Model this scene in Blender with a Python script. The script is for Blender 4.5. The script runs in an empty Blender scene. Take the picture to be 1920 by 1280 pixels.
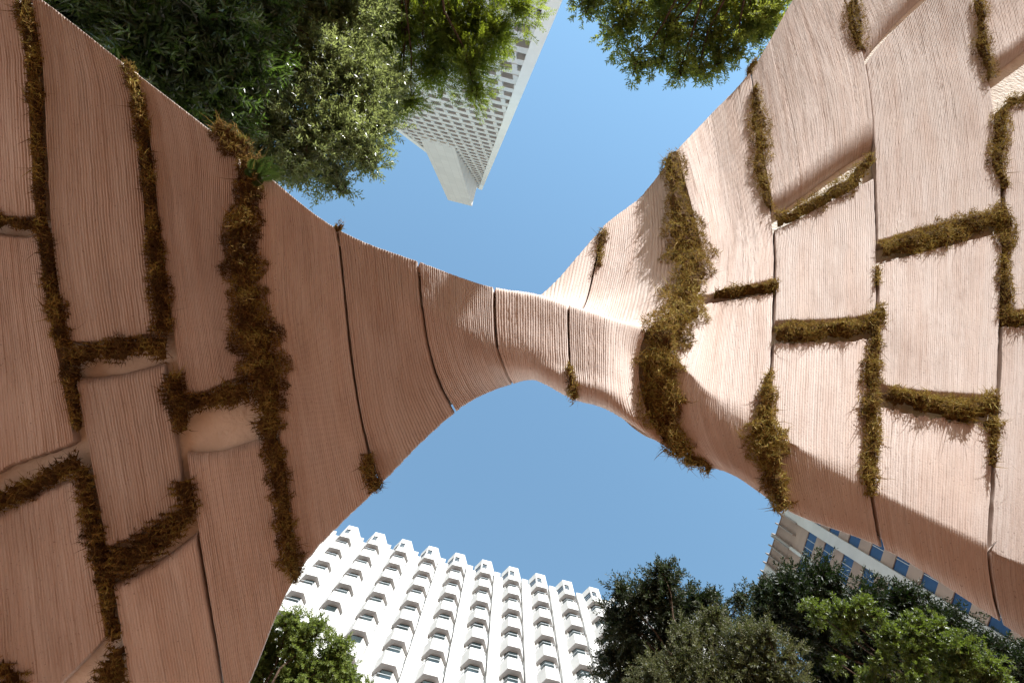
import bpy, math, random
import numpy as np
from mathutils import Vector, Matrix

random.seed(7)
RNG = np.random.default_rng(7)
F, CX, CY, CAMZ = 1280.0, 960.0, 640.0, 1.6      # 24 mm lens, camera 1.6 m above the paving, looking at the zenith
scene = bpy.context.scene
COL = scene.collection

# ------------------------------------------------------------------ helpers
def W(px, py, z):
    return np.array([(px - CX) / F * z, (py - CY) / F * z, z + CAMZ])

def nrm(a):
    return a / np.maximum(np.linalg.norm(a, axis=-1, keepdims=True), 1e-9)

def mesh(name, verts, faces, mat, parent=None, smooth=False, uv=None, tone=None, origin=None):
    """faces: (M,k) array or list of such arrays / lists of tuples"""
    verts = np.asarray(verts, dtype=np.float64).reshape(-1, 3)
    if origin is not None:
        verts = verts - np.asarray(origin)
    me = bpy.data.meshes.new(name)
    if isinstance(faces, np.ndarray):
        m, k = faces.shape
        me.vertices.add(len(verts)); me.vertices.foreach_set('co', verts.astype(np.float32).ravel())
        me.loops.add(m * k); me.loops.foreach_set('vertex_index', faces.astype(np.int32).ravel())
        me.polygons.add(m)
        me.polygons.foreach_set('loop_start', np.arange(0, m * k, k, dtype=np.int32))
        try:
            me.polygons.foreach_set('loop_total', np.full(m, k, dtype=np.int32))
        except Exception:
            pass
        me.update(calc_edges=True)
        flat = faces.ravel()
    else:
        me.from_pydata([tuple(v) for v in verts], [], [tuple(f) for f in faces])
        flat = np.array([i for f in faces for i in f])
    if uv is not None:
        l = me.uv_layers.new(name='UVMap')
        l.data.foreach_set('uv', np.asarray(uv, dtype=np.float32)[flat].ravel())
    if tone is not None:
        a = me.attributes.new('tone', 'FLOAT', 'POINT')
        a.data.foreach_set('value', np.asarray(tone, dtype=np.float32))
    me.polygons.foreach_set('use_smooth', np.full(len(me.polygons), smooth))
    me.validate()
    o = bpy.data.objects.new(name, me)
    if mat: me.materials.append(mat)
    COL.objects.link(o)
    if parent is not None: o.parent = parent
    return o

class MB:
    """collects boxes and prisms into one mesh"""
    def __init__(s): s.v = []; s.f = []
    def add(s, v, f):
        b = len(s.v); s.v += [tuple(p) for p in v]; s.f += [tuple(i + b for i in q) for q in f]
    def hexa(s, lo, hi):
        """lo, hi: 4 points each, same winding (ccw seen from hi side)"""
        s.add(list(lo) + list(hi), [(3, 2, 1, 0), (4, 5, 6, 7), (0, 1, 5, 4), (1, 2, 6, 5), (2, 3, 7, 6), (3, 0, 4, 7)])
    def box(s, fr, a0, a1, b0, b1, z0, z1):
        P = lambda a, b, z: fr(a, b, z)
        s.hexa([P(a0, b0, z0), P(a1, b0, z0), P(a1, b1, z0), P(a0, b1, z0)], [P(a0, b0, z1), P(a1, b0, z1), P(a1, b1, z1), P(a0, b1, z1)])
    def prism(s, pts, z0, z1):
        n = len(pts)
        v = [(p[0], p[1], z0) for p in pts] + [(p[0], p[1], z1) for p in pts]
        f = [tuple(range(n - 1, -1, -1)), tuple(range(n, 2 * n))] + [(i, (i + 1) % n, n + (i + 1) % n, n + i) for i in range(n)]
        s.add(v, f)
    def build(s, name, mat, parent=None, origin=None):
        return mesh(name, s.v, s.f, mat, parent, origin=origin)

def empty(name, loc, label, cat, group=None):
    o = bpy.data.objects.new(name, None); COL.objects.link(o); o.location = loc
    o.empty_display_size = 0.3
    o['label'] = label; o['category'] = cat
    if group: o['group'] = group
    return o

def _h(i, j, s):
    n = (i * 374761393 + j * 668265263 + s * 974634777) & 0x7fffffff
    n = ((n ^ (n >> 13)) * 1274126177) & 0x7fffffff
    return ((n ^ (n >> 16)) & 0xffff) / 65535.0
def vnoise(x, y, s=0):
    x = np.asarray(x, float); y = np.asarray(y, float)
    xi = np.floor(x).astype(np.int64); yi = np.floor(y).astype(np.int64)
    fx = x - xi; fy = y - yi; fx = fx * fx * (3 - 2 * fx); fy = fy * fy * (3 - 2 * fy)
    a = _h(xi, yi, s); b = _h(xi + 1, yi, s); c = _h(xi, yi + 1, s); d = _h(xi + 1, yi + 1, s)
    return (a * (1 - fx) + b * fx) * (1 - fy) + (c * (1 - fx) + d * fx) * fy

# ------------------------------------------------------------------ materials
def new_mat(name):
    m = bpy.data.materials.new(name); m.use_nodes = True
    nt = m.node_tree
    return m, nt, nt.nodes['Principled BSDF'], nt.nodes['Material Output']
def nd(nt, t, **kw):
    n = nt.nodes.new(t)
    for k, v in kw.items():
        if k.startswith('i_'): n.inputs[k[2:].replace('_', ' ')].default_value = v
        else: setattr(n, k, v)
    return n
def ramp(nt, src, stops):
    r = nt.nodes.new('ShaderNodeValToRGB')
    e = r.color_ramp.elements
    while len(e) < len(stops): e.new(0.5)
    for k, (p, c) in enumerate(stops):
        e[k].position = p; e[k].color = (*c, 1) if len(c) == 3 else c
    nt.links.new(src, r.inputs[0])
    return r
def mixc(nt, fac, a, b, mode='MIX'):
    m = nt.nodes.new('ShaderNodeMix'); m.data_type = 'RGBA'; m.blend_type = mode
    for sock, v in ((m.inputs[0], fac), (m.inputs[6], a), (m.inputs[7], b)):
        if hasattr(v, 'links'): nt.links.new(v, sock)
        elif isinstance(v, (int, float)): sock.default_value = v
        else: sock.default_value = (*v, 1)
    return m.outputs[2]

def mat_clay():
    m, nt, p, out = new_mat('ridged_clay')
    uv = nd(nt, 'ShaderNodeUVMap'); oi = nd(nt, 'ShaderNodeObjectInfo'); geo = nd(nt, 'ShaderNodeNewGeometry')
    mp = nd(nt, 'ShaderNodeMapping'); mp.inputs['Scale'].default_value = (46, 1.3, 1)
    nt.links.new(uv.outputs[0], mp.inputs[0])
    n1 = nd(nt, 'ShaderNodeTexNoise', i_Scale=1.0, i_Detail=4.0, i_Roughness=0.65)      # streak per bead
    nt.links.new(mp.outputs[0], n1.inputs[0])
    mp2 = nd(nt, 'ShaderNodeMapping'); mp2.inputs['Scale'].default_value = (7, 0.6, 1)
    nt.links.new(uv.outputs[0], mp2.inputs[0])
    n2 = nd(nt, 'ShaderNodeTexNoise', i_Scale=1.0, i_Detail=3.0)
    nt.links.new(mp2.outputs[0], n2.inputs[0])
    n3 = nd(nt, 'ShaderNodeTexNoise', i_Scale=2.2, i_Detail=5.0, i_Roughness=0.6)
    nt.links.new(geo.outputs['Position'], n3.inputs[0])
    n4 = nd(nt, 'ShaderNodeTexNoise', i_Scale=70.0, i_Detail=3.0)
    nt.links.new(geo.outputs['Position'], n4.inputs[0])
    base = ramp(nt, n1.outputs[0], [(0.27, (0.45, 0.37, 0.33)), (0.47, (0.56, 0.482, 0.445)), (0.75, (0.65, 0.58, 0.545))]).outputs[0]
    c2 = mixc(nt, ramp(nt, n2.outputs[0], [(0.42, (0, 0, 0)), (0.74, (.6, .6, .6))]).outputs[0], base, (0.515, 0.39, 0.33))
    c3 = mixc(nt, ramp(nt, n3.outputs[0], [(0.5, (0, 0, 0)), (0.78, (.55, .55, .55))]).outputs[0], c2, (0.60, 0.50, 0.44))
    hsv = nd(nt, 'ShaderNodeHueSaturation')
    mr = nd(nt, 'ShaderNodeMapRange'); mr.inputs[3].default_value = 0.87; mr.inputs[4].default_value = 1.08
    nt.links.new(oi.outputs['Random'], mr.inputs[0]); nt.links.new(mr.outputs[0], hsv.inputs['Value'])
    nt.links.new(c3, hsv.inputs['Color'])
    pits = ramp(nt, n4.outputs[0], [(0.27, (0.45, 0.4, 0.38)), (0.36, (1, 1, 1))]).outputs[0]
    mp3 = nd(nt, 'ShaderNodeMapping'); mp3.inputs['Scale'].default_value = (3.1, 1.2, 1)
    nt.links.new(uv.outputs[0], mp3.inputs[0])
    n5 = nd(nt, 'ShaderNodeTexNoise', i_Scale=1.0, i_Detail=7.0, i_Roughness=0.7); nt.links.new(mp3.outputs[0], n5.inputs[0])
    stain = ramp(nt, n5.outputs[0], [(0.48, (1, 1, 1)), (0.72, (0.70, 0.64, 0.60))]).outputs[0]
    c4 = mixc(nt, 0.8, mixc(nt, 0.6, hsv.outputs[0], stain, 'MULTIPLY'), pits, 'MULTIPLY')
    nt.links.new(c4, p.inputs['Base Color'])
    p.inputs['Roughness'].default_value = 0.92
    p.inputs['Specular IOR Level'].default_value = 0.15
    b = nd(nt, 'ShaderNodeBump', i_Strength=0.35, i_Distance=0.004)
    nt.links.new(n4.outputs[0], b.inputs['Height']); nt.links.new(b.outputs[0], p.inputs['Normal'])
    return m

def mat_noise(name, c0, c1, scale=3.0, rough=0.85, bump=0.0, bscale=40, spec=0.3, lo=0.35, hi=0.68):
    m, nt, p, out = new_mat(name)
    geo = nd(nt, 'ShaderNodeNewGeometry')
    n = nd(nt, 'ShaderNodeTexNoise', i_Scale=scale, i_Detail=6.0, i_Roughness=0.62)
    nt.links.new(geo.outputs['Position'], n.inputs[0])
    r = ramp(nt, n.outputs[0], [(lo, c0), (hi, c1)])
    nt.links.new(r.outputs[0], p.inputs['Base Color'])
    p.inputs['Roughness'].default_value = rough; p.inputs['Specular IOR Level'].default_value = spec
    if bump:
        n2 = nd(nt, 'ShaderNodeTexNoise', i_Scale=bscale, i_Detail=4.0)
        nt.links.new(geo.outputs['Position'], n2.inputs[0])
        b = nd(nt, 'ShaderNodeBump', i_Strength=bump, i_Distance=0.02)
        nt.links.new(n2.outputs[0], b.inputs['Height']); nt.links.new(b.outputs[0], p.inputs['Normal'])
    return m

def mat_leaf(name, stops, transl=(0.2, 0.35, 0.03), tfac=0.3, rough=0.45, spec=0.5):
    """leaf colour by per-leaf tone; thin leaf lets light through"""
    m, nt, p, out = new_mat(name)
    a = nd(nt, 'ShaderNodeAttribute', attribute_name='tone')
    r = ramp(nt, a.outputs['Fac'], stops)
    nt.links.new(r.outputs[0], p.inputs['Base Color'])
    p.inputs['Roughness'].default_value = rough; p.inputs['Specular IOR Level'].default_value = spec
    if tfac:
        t = nd(nt, 'ShaderNodeBsdfTranslucent'); t.inputs[0].default_value = (*transl, 1)
        mx = nd(nt, 'ShaderNodeMixShader'); mx.inputs[0].default_value = tfac
        nt.links.new(p.outputs[0], mx.inputs[1]); nt.links.new(t.outputs[0], mx.inputs[2])
        nt.links.new(mx.outputs[0], out.inputs[0])
    return m

def mat_glass(name, c0, c1, rough=0.08):
    m, nt, p, out = new_mat(name)
    geo = nd(nt, 'ShaderNodeNewGeometry')
    n = nd(nt, 'ShaderNodeTexNoise', i_Scale=0.55, i_Detail=2.0); nt.links.new(geo.outputs['Position'], n.inputs[0])
    r = ramp(nt, n.outputs[0], [(0.38, c0), (0.62, c1)])
    nt.links.new(r.outputs[0], p.inputs['Base Color']); p.inputs['Roughness'].default_value = rough
    p.inputs['Specular IOR Level'].default_value = 0.5
    return m

CLAY = mat_clay()
CORE = mat_noise('cream_mortar', (0.66, 0.60, 0.53), (0.82, 0.77, 0.70), 5.0, 0.95, 0.6, 30, 0.1)
MOSS = mat_leaf('dry_moss', [(0.0, (0.07, 0.036, 0.018)), (0.28, (0.21, 0.115, 0.042)), (0.5, (0.36, 0.23, 0.068)), (0.75, (0.33, 0.30, 0.075)), (1.0, (0.52, 0.38, 0.17))],
                (0.22, 0.16, 0.04), 0.25, 0.9, 0.1)
MOSSBASE = mat_noise('moss_bed', (0.03, 0.02, 0.008), (0.085, 0.055, 0.018), 22.0, 1.0, 0.8, 90, 0.05)

# ------------------------------------------------------------------ the arch surface S(u, v)
# Stations are cross-sections of the twisted arch from its far top edge (0) over the fold (4) to its lower edge (9).
def hid(A, dx=0):
    """far side of the strip, rolled back behind the upper edge"""
    px, py, z = A
    return [(px + dx, py + 75, z + .62), (px + dx, py + 60, z + .55), (px, py + 38, z + .40), (px, py + 12, z + .18)]
J = {}
J['J0'] = hid((-120, -120, 4.57)) + [(-120, -120, 4.57), (-100, -40, 4.56), (-86, 60, 4.55), (-72, 350, 4.55), (-58, 700, 4.62), (0, 1500, 4.85)]
J['J1'] = hid((45, -25, 4.65)) + [(45, -25, 4.65), (55, 42, 4.665), (66, 112, 4.68), (88, 480, 4.68), (150, 830, 4.76), (255, 1450, 5.0)]
J['J2'] = hid((240, 125, 4.82)) + [(240, 125, 4.82), (254, 165, 4.84), (265, 206, 4.86), (295, 500, 4.86), (345, 850, 4.93), (428, 1350, 5.12)]
J['J3'] = hid((455, 290, 4.985)) + [(455, 290, 4.985), (458, 340, 5.0), (460, 390, 5.015), (463, 540, 5.0), (507, 780, 5.04), (555, 1085, 5.17)]
J['J4'] = hid((632, 428, 5.16)) + [(632, 428, 5.16), (637, 470, 5.165), (642, 512, 5.165), (656, 650, 5.15), (680, 800, 5.16), (712, 915, 5.25)]
J['J5'] = hid((785, 490, 5.30)) + [(785, 490, 5.30), (787, 530, 5.255), (791, 574, 5.2), (803, 650, 5.19), (822, 715, 5.22), (855, 777, 5.32)]
J['J6'] = [(934, 566, 6.15), (932, 566, 6.0), (930, 560, 5.8), (928, 549, 5.6)] + [(927, 538, 5.31), (927, 590, 5.19), (932, 655, 5.05), (945, 690, 5.05), (953, 708, 5.12), (962, 722, 5.25)]
J['J6b'] = [(1012, 552, 6.15), (1011, 567, 5.95), (1008, 572, 5.75), (1003, 562, 5.52)] + [(1000, 550, 5.26), (1000, 605, 5.11), (1000, 660, 4.96), (1000, 690, 4.92), (1002, 706, 4.97), (1004, 715, 5.08)]
J['J7'] = [(1130, 423, 6.7), (1115, 500, 6.3), (1098, 567, 5.95), (1080, 592, 5.6)] + [(1066, 570, 5.17), (1066, 630, 5.0), (1069, 690, 4.84), (1071, 720, 4.76), (1074, 739, 4.78), (1078, 752, 4.9)]
J['J7b'] = [(1195, 372, 7.0), (1190, 470, 6.4), (1174, 557, 5.95), (1156, 611, 5.5)] + [(1140, 594, 5.08), (1138, 650, 4.92), (1138, 705, 4.77), (1138, 740, 4.68), (1138, 757, 4.69), (1138, 770, 4.8)]
J['J8'] = [(1262, 288, 7.3), (1288, 400, 6.5), (1300, 490, 6.0), (1278, 570, 5.55)] + [(1225, 630, 5.1), (1212, 685, 5.02), (1216, 735, 4.94), (1230, 783, 4.88), (1253, 825, 4.84), (1292, 868, 4.86)]
J['J8b'] = [(1330, 215, 7.9), (1352, 350, 6.9), (1365, 460, 6.2), (1354, 575, 5.55)] + [(1336, 742, 4.83), (1335, 780, 4.765), (1341, 808, 4.73), (1350, 838, 4.69), (1362, 867, 4.66), (1378, 896, 4.68)]
J['J9'] = [(1408, 130, 8.3), (1432, 300, 7.1), (1452, 440, 6.25), (1452, 590, 5.45)] + [(1442, 806, 4.68), (1446, 845, 4.62), (1452, 877, 4.58), (1460, 905, 4.54), (1467, 933, 4.51), (1477, 962, 4.52)]
J['J10'] = [(1550, -80, 9.7), (1620, 110, 8.1), (1643, 400, 6.4), (1645, 640, 5.3)] + [(1636, 916, 4.46), (1638, 942, 4.43), (1642, 965, 4.41), (1646, 987, 4.39), (1650, 1009, 4.38), (1657, 1033, 4.40)]
J['J11'] = [(1790, -160, 9.7), (1850, 100, 7.95), (1882, 400, 6.32), (1876, 650, 5.3)] + [(1855, 1030, 4.24), (1856, 1058, 4.225), (1860, 1085, 4.215), (1865, 1112, 4.21), (1870, 1140, 4.22), (1880, 1173, 4.26)]
J['J12'] = [(2030, -200, 9.4), (2080, 80, 7.75), (2115, 400, 6.2), (2110, 680, 5.15)] + [(2080, 1130, 4.12), (2083, 1165, 4.11), (2088, 1205, 4.11), (2093, 1245, 4.12), (2098, 1285, 4.14), (2105, 1325, 4.2)]
ST = {k: np.array([W(*p) for p in v]) for k, v in J.items()}
def foot(src, dx, dy, t, zend=-0.15):
    q = src.copy()
    q[:, 0] += dx * t; q[:, 1] += dy * t
    q[:, 2] = q[:, 2] * (1 - t) + zend * t
    return q
order = ['F3', 'F2', 'F1', 'J0', 'J1', 'J2', 'J3', 'J4', 'J5', 'J6', 'J6b', 'J7', 'J7b', 'J8', 'J8b', 'J9', 'J10', 'J11', 'J12', 'G1', 'G2', 'G3']
ST['F1'] = foot(ST['J0'], -1.5, 0, .3); ST['F2'] = foot(ST['J0'], -1.5, 0, .65); ST['F3'] = foot(ST['J0'], -1.5, 0, 1.0)
ST['G1'] = foot(ST['J12'], 2.2, 1.6, .22); ST['G2'] = foot(ST['J12'], 1.8, 2.0, .6); ST['G3'] = foot(ST['J12'], 1.6, 2.2, 1.0)
order = ['F3', 'F2', 'F1', 'J0', 'J1', 'J2', 'J3', 'J4', 'J5', 'J6', 'J6b', 'J7', 'J7b', 'J8', 'J8b', 'J9', 'J10', 'J11', 'J12', 'G1', 'G2', 'G3']
SURF = np.stack([ST[k] for k in order])          # K,10,3
UI = {k: float(i) for i, k in enumerate(order)}
NU, NV = SURF.shape[:2]
def hermite(P, h, sub, sharp=None):
    """P: n,...,3 points, h: n-1 spacings; smooth curve through the points, sub samples per span"""
    n = len(P); d = np.diff(P, axis=0) / h.reshape((-1,) + (1,) * (P.ndim - 1))
    m = np.empty_like(P); m[0] = d[0]; m[-1] = d[-1]
    for i in range(1, n - 1): m[i] = (d[i - 1] * h[i] + d[i] * h[i - 1]) / (h[i - 1] + h[i])
    ml = m.copy(); mr = m.copy()                   # tangents arriving at / leaving each point
    for i, f in (sharp or {}).items():
        ml[i] = m[i] * (1 - f) + d[i - 1] * f; mr[i] = m[i] * (1 - f) + d[i] * f
    out = []
    for i in range(n - 1):
        for t in np.arange(sub) / sub:
            out.append((2 * t ** 3 - 3 * t * t + 1) * P[i] + (t ** 3 - 2 * t * t + t) * h[i] * mr[i] + (-2 * t ** 3 + 3 * t * t) * P[i + 1] + (t ** 3 - t * t) * h[i] * ml[i + 1])
    out.append(P[-1])
    return np.array(out)
SU, SV = 16, 16
rows_ = []
for k in range(NU):
    h = np.maximum(np.linalg.norm(np.diff(SURF[k], axis=0), axis=1), .01) ** .75
    if h.min() < .02: print("close knots", order[k], h.round(3))
    nm = order[k]
    sh = {4: .75}
    if nm in ('F3', 'F2', 'F1', 'J0', 'J1', 'J2', 'J3', 'J4', 'J5', 'J6'): sh = {4: .92, 6: .75}
    if nm in ('J6b', 'J7', 'J7b'): sh = {4: .85, 6: .4}
    rows_.append(hermite(SURF[k], h, SV, sh))
rows_ = np.stack(rows_)                            # K, M, 3
GRID = hermite(rows_, np.linalg.norm(np.diff(rows_[:, 4 * SV:], axis=0), axis=-1).mean(1) ** .8, SU)
def cw(t):
    return np.stack([-.5 * t + t * t - .5 * t ** 3, 1 - 2.5 * t * t + 1.5 * t ** 3, .5 * t + 2 * t * t - 1.5 * t ** 3, -.5 * t * t + .5 * t ** 3], -1)
EXT = np.concatenate([2 * GRID[:1] - GRID[1:2], GRID, 2 * GRID[-1:] - GRID[-2:-1]], 0)
EXT = np.concatenate([2 * EXT[:, :1] - EXT[:, 1:2], EXT, 2 * EXT[:, -1:] - EXT[:, -2:-1]], 1)
def S(u, v):
    u = np.asarray(u, float) * SU; v = np.asarray(v, float) * SV
    u, v = np.broadcast_arrays(u, v)
    iu = np.clip(np.floor(u).astype(int), 0, GRID.shape[0] - 2); iv = np.clip(np.floor(v).astype(int), 0, GRID.shape[1] - 2)
    wu = cw(u - iu); wv = cw(v - iv)
    r = 0
    for a in range(4):
        for b in range(4):
            r = r + (wu[..., a] * wv[..., b])[..., None] * EXT[iu + a, iv + b]
    return r
def SN(u, v):
    e = 0.02
    du = S(u + e, v) - S(u - e, v); dv = S(u, v + e) - S(u, v - e)
    return nrm(-np.cross(du, dv))
def proj(P):
    z = P[..., 2] - CAMZ
    return CX + F * P[..., 0] / z, CY + F * P[..., 1] / z
def v_at(u, py, vmin=0.0):
    vs = np.linspace(vmin, NV - 1, 1500)
    y = proj(S(np.full_like(vs, u), vs))[1]
    if py <= y[0]: return vmin
    k = np.nonzero((y[:-1] <= py) & (y[1:] > py))[0]
    return float(vs[k[0]]) if len(k) else float(NV - 1)

ARCH_O = (0.0, 0.0, 0.0)
arch = empty('arch', ARCH_O, 'twisted arch of ridged terracotta panels with moss in its joints, narrowing overhead', 'arch')

PSEED = [0]
def panel(ja, jb, v0a, v0b, v1a, v1b, pitch=.03, gl=.008, gr=.008, rt=.03, rb=.03, D=.085, lift=0.0, amp=None):
    PSEED[0] += 1; sd = PSEED[0] * 17
    ua, ub = UI[ja], UI[jb]
    if amp is None: amp = pitch * (.52 if pitch > .018 else .34)
    uu = np.linspace(ua, ub, 60)
    def wid(vm): return np.linalg.norm(np.diff(S(uu, np.full(60, vm)), axis=0), axis=1).sum()
    vm = .25 * (v0a + v0b + v1a + v1b)
    Wd = wid(vm)
    vv = np.linspace(.5 * (v0a + v0b), .5 * (v1a + v1b), 200)
    cl = S(np.full(200, .5 * (ua + ub)), vv)
    seg = np.concatenate([[0], np.cumsum(np.linalg.norm(np.diff(cl, axis=0), axis=1))]); L = seg[-1]
    ncol = int(np.clip(Wd / pitch * 6, 30, 560)); nrow = int(np.clip(L / .035, 24, 150))
    x = np.linspace(0, 1, ncol)
    # extra columns near the joints
    ex = np.array([.0003, .001, .002, .004, .007, .010, .013]) / Wd
    x = np.unique(np.concatenate([x, ex, 1 - ex]))
    ed = np.array([.002, .005, .01, .016, .024, .034])
    tm = np.unique(np.concatenate([np.linspace(0, L, nrow), ed, L - ed, np.linspace(0, rt, 7), L - np.linspace(0, rb, 9)]))
    tv = np.interp(tm, seg, (vv - vv[0]) / (vv[-1] - vv[0]))
    X, T = np.meshgrid(x, tv); TM = np.broadcast_to(tm[:, None], X.shape)
    wr = np.array([wid(a) for a in np.linspace(vv[0], vv[-1], 9)])
    Wr = np.interp(tv, np.linspace(0, 1, 9), wr)[:, None]
    jit = .006 * (vnoise(TM * 14, TM * 0, sd) - .5)
    g0 = gl + jit; g1 = gr + .006 * (vnoise(TM * 14, TM * 0, sd + 5) - .5)
    U = ua + (ub - ua) * (g0 / Wr + X * (1 - (g0 + g1) / Wr))
    rid = X * Wd / pitch
    wob = .16 * (vnoise(TM * 3.0, np.floor(rid) * 7.3, sd + 1) - .5)
    # each clay bead ends a little differently
    ends = (vnoise(np.floor(rid) + .5, 0 * rid, sd + 2) - .5) * .009
    Tj = np.clip(T, 0, 1)
    dv0 = v0a + (v0b - v0a) * X; dv1 = v1a + (v1b - v1a) * X
    dvm = (dv1 - dv0) / L
    V = dv0 + (dv1 - dv0) * Tj + dvm * ends * (np.abs(2 * T - 1) ** 8) * np.sign(2 * T - 1)
    V = np.clip(V, 0, NV - 1)
    P = S(U, V); N = SN(U, V)
    dL = X * Wr; dR = (1 - X) * Wr; dT = TM; dB = L - TM
    def drop(d, r, DD):
        q = np.clip(d / r, 0, 1); return DD * (1 - np.sqrt(np.maximum(1 - (1 - q) ** 2, 0)))
    h = -np.maximum.reduce([drop(dL, .012, D), drop(dR, .012, D), drop(dT, rt, D), drop(dB, rb, D)])
    fr = rid + wob; fr = fr - np.floor(fr)
    bead = np.sqrt(np.maximum(1 - (2 * fr - 1) ** 2, 0))
    ampv = amp * (.55 + .8 * vnoise(np.floor(rid) * 1.37, TM * 2.6, sd + 3))
    crumb = np.maximum(vnoise(np.floor(rid / 4) * 3.1, TM * 1.1, sd + 8) - .55, 0) * 2.2
    h = h - crumb * pitch * .32 * vnoise(rid * 2.1, TM * 60, sd + 9)
    h = h + ampv * (bead - .75)
    h = h + .0032 * (vnoise(rid * 1.3, TM * 45, sd + 4) - .5) * (pitch / .025)
    h = h + .007 * (vnoise(X * Wd * 2.2, TM * 1.7, sd + 6) - .5)
    h = h + lift * (np.clip(TM / L, 0, 1) ** 3)
    P = P + N * h[..., None]
    r_, c_ = X.shape
    idx = np.arange(r_ * c_).reshape(r_, c_)
    q = np.stack([idx[:-1, :-1], idx[1:, :-1], idx[1:, 1:], idx[:-1, 1:]], -1).reshape(-1, 4)
    uvc = np.stack([X * Wd + sd * .37, TM + sd * .11], -1).reshape(-1, 2)
    return mesh('panel', P.reshape(-1, 3), q, CLAY, arch, smooth=True, uv=uvc, origin=ARCH_O)

def cut(ja, jb, spec, pitch, gl, gr, vmin=0.0, **kw):
    """spec: list of (top, bottom, extra); top/bottom = (py at ja, py at jb) or None for the free edge"""
    for top, bot, ex in spec:
        ta = tb = vmin
        if top: ta, tb = v_at(UI[ja], top[0], vmin), v_at(UI[jb], top[1], vmin)
        ba = bb = NV - 1.0
        if bot: ba, bb = v_at(UI[ja], bot[0], vmin), v_at(UI[jb], bot[1], vmin)
        k = dict(kw); k.update(ex)
        if not top and vmin == LV: k.setdefault('rt', .005)
        k.setdefault('gl', gl); k.setdefault('gr', gr)
        panel(ja, jb, ta, tb, ba, bb, pitch, **k)

LV = 4.0
PL, PR = .0215, .0165
cut('F3', 'F2', [(None, None, {})], .05, .01, .01, 1.0)
cut('F2', 'F1', [(None, None, {})], .05, .01, .01, 1.0)
cut('F1', 'J0', [(None, None, {})], .05, .01, .01, 1.0)
cut('J0', 'J1', [(None, (397, 414), {}), ((430, 442), (918, 838), {}), ((992, 893), (1425, 1195), {'rt': .07})], PL, .012, .045, LV)
cut('J1', 'J2', [(None, (638, 628), {}), ((703, 680), (1030, 948), {'rt': .07}), ((1098, 1003), None, {'rt': .07, 'gr': .010})], PL, .045, .045, LV)
cut('J2', 'J3', [(None, (752, 706), {}), ((850, 820), None, {'rt': .07, 'gl': .012})], PL, .04, .05, LV)
cut('J3', 'J4', [(None, None, {})], PL * .95, .035, .005, LV)
cut('J4', 'J5', [(None, None, {})], PL * .9, .005, .005, LV)
cut('J5', 'J6', [(None, None, {})], PL * .85, .005, .005, LV)
cut('J6', 'J7', [(None, None, {'amp': .0062})], .021, .005, .004, 0.0)
cut('J7', 'J8', [(None, None, {'amp': .0058})], .020, .004, .05, 0.0)
cut('J8', 'J9', [(None, (566, 528), {'rb': .05}), ((573, 545), None, {})], PR, .08, .006, 0.0)
cut('J9', 'J10', [(None, (394, 272), {'rb': .34, 'D': .15, 'lift': .05}), ((430, 332), (606, 592), {'rb': .05}), ((640, 626), None, {})], PR, .006, .006, 0.0)
cut('J10', 'J11', [(None, (108, -88), {'rb': .34, 'D': .15, 'lift': .05}), ((120, -74), (456, 398), {'rb': .06}), ((494, 432), (724, 752), {'rb': .05}), ((756, 800), None, {'gr': .004})], PR, .006, .010, 0.0)
cut('J11', 'J12', [(None, (135, -30), {'rb': .25, 'D': .14, 'lift': .04}), ((207, 120), (588, 582), {'rb': .05}), ((612, 602), None, {'gl': .004})], PR, .010, .02, 0.0)
cut('J12', 'G1', [(None, None, {})], .05, .01, .01, 0.0)
cut('G2', 'G3', [(None, None, {})], .05, .01, .01, 0.0)
cut('G1', 'G2', [(None, None, {})], .05, .01, .01, 0.0)

def core():
    us = np.linspace(0, NU - 1, (NU - 1) * 14 + 1); vs = np.linspace(.14, NV - 1.16, 91)
    U, V = np.meshgrid(us, vs, indexing='ij')
    P = S(U, V); N = SN(U, V)
    D = .10 + .006 * (vnoise(U * 9, V * 9, 3) - .5)
    Fp = P - N * D[..., None]
    t = np.linspace(0, 1, 22)[1:-1]
    E = Fp[:, -1]; T0 = Fp[:, 0]
    ray = nrm(.5 * (E + T0) - np.array([0, 0, CAMZ]))
    B = E[:, None] * (1 - t)[None, :, None] + T0[:, None] * t[None, :, None] + ray[:, None] * (np.sin(np.pi * t) ** .5 * .55)[None, :, None]
    A = np.concatenate([Fp, B], 1)
    a, b = A.shape[:2]
    idx = np.arange(a * b).reshape(a, b)
    nx = np.roll(idx, -1, 1)
    q = np.stack([idx[:-1], nx[:-1], nx[1:], idx[1:]], -1).reshape(-1, 4)
    mesh('core', A.reshape(-1, 3), q, CORE, arch, smooth=True, origin=ARCH_O)
core()

# ------------------------------------------------------------------ moss in the joints
gu, gv = np.meshgrid(np.linspace(2.4, UI['G1'] - .5, 1500), np.linspace(0, NV - 1, 420), indexing='ij')
gP = S(gu, gv); gN = SN(gu, gv)
gx, gy = proj(gP)
vis = (gN * (np.array([0, 0, CAMZ]) - gP)).sum(-1) > -0.15 * np.linalg.norm(gP, axis=-1)
vis &= (gx > -250) & (gx < 2150) & (gy > -250) & (gy < 1500)
CELL = 6
fx, fy, fz = gx[vis], gy[vis], gP[vis][:, 2]
fP, fN = gP[vis], gN[vis]
cells = {}
kx = np.floor((fx + 300) / CELL).astype(int); ky = np.floor((fy + 300) / CELL).astype(int)
keys = kx * 1000 + ky
od = np.argsort(keys, kind='stable'); ks = keys[od]
ub_ = np.nonzero(np.diff(ks))[0] + 1
for blk in np.split(od, ub_): cells[int(keys[blk[0]])] = blk
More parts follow.
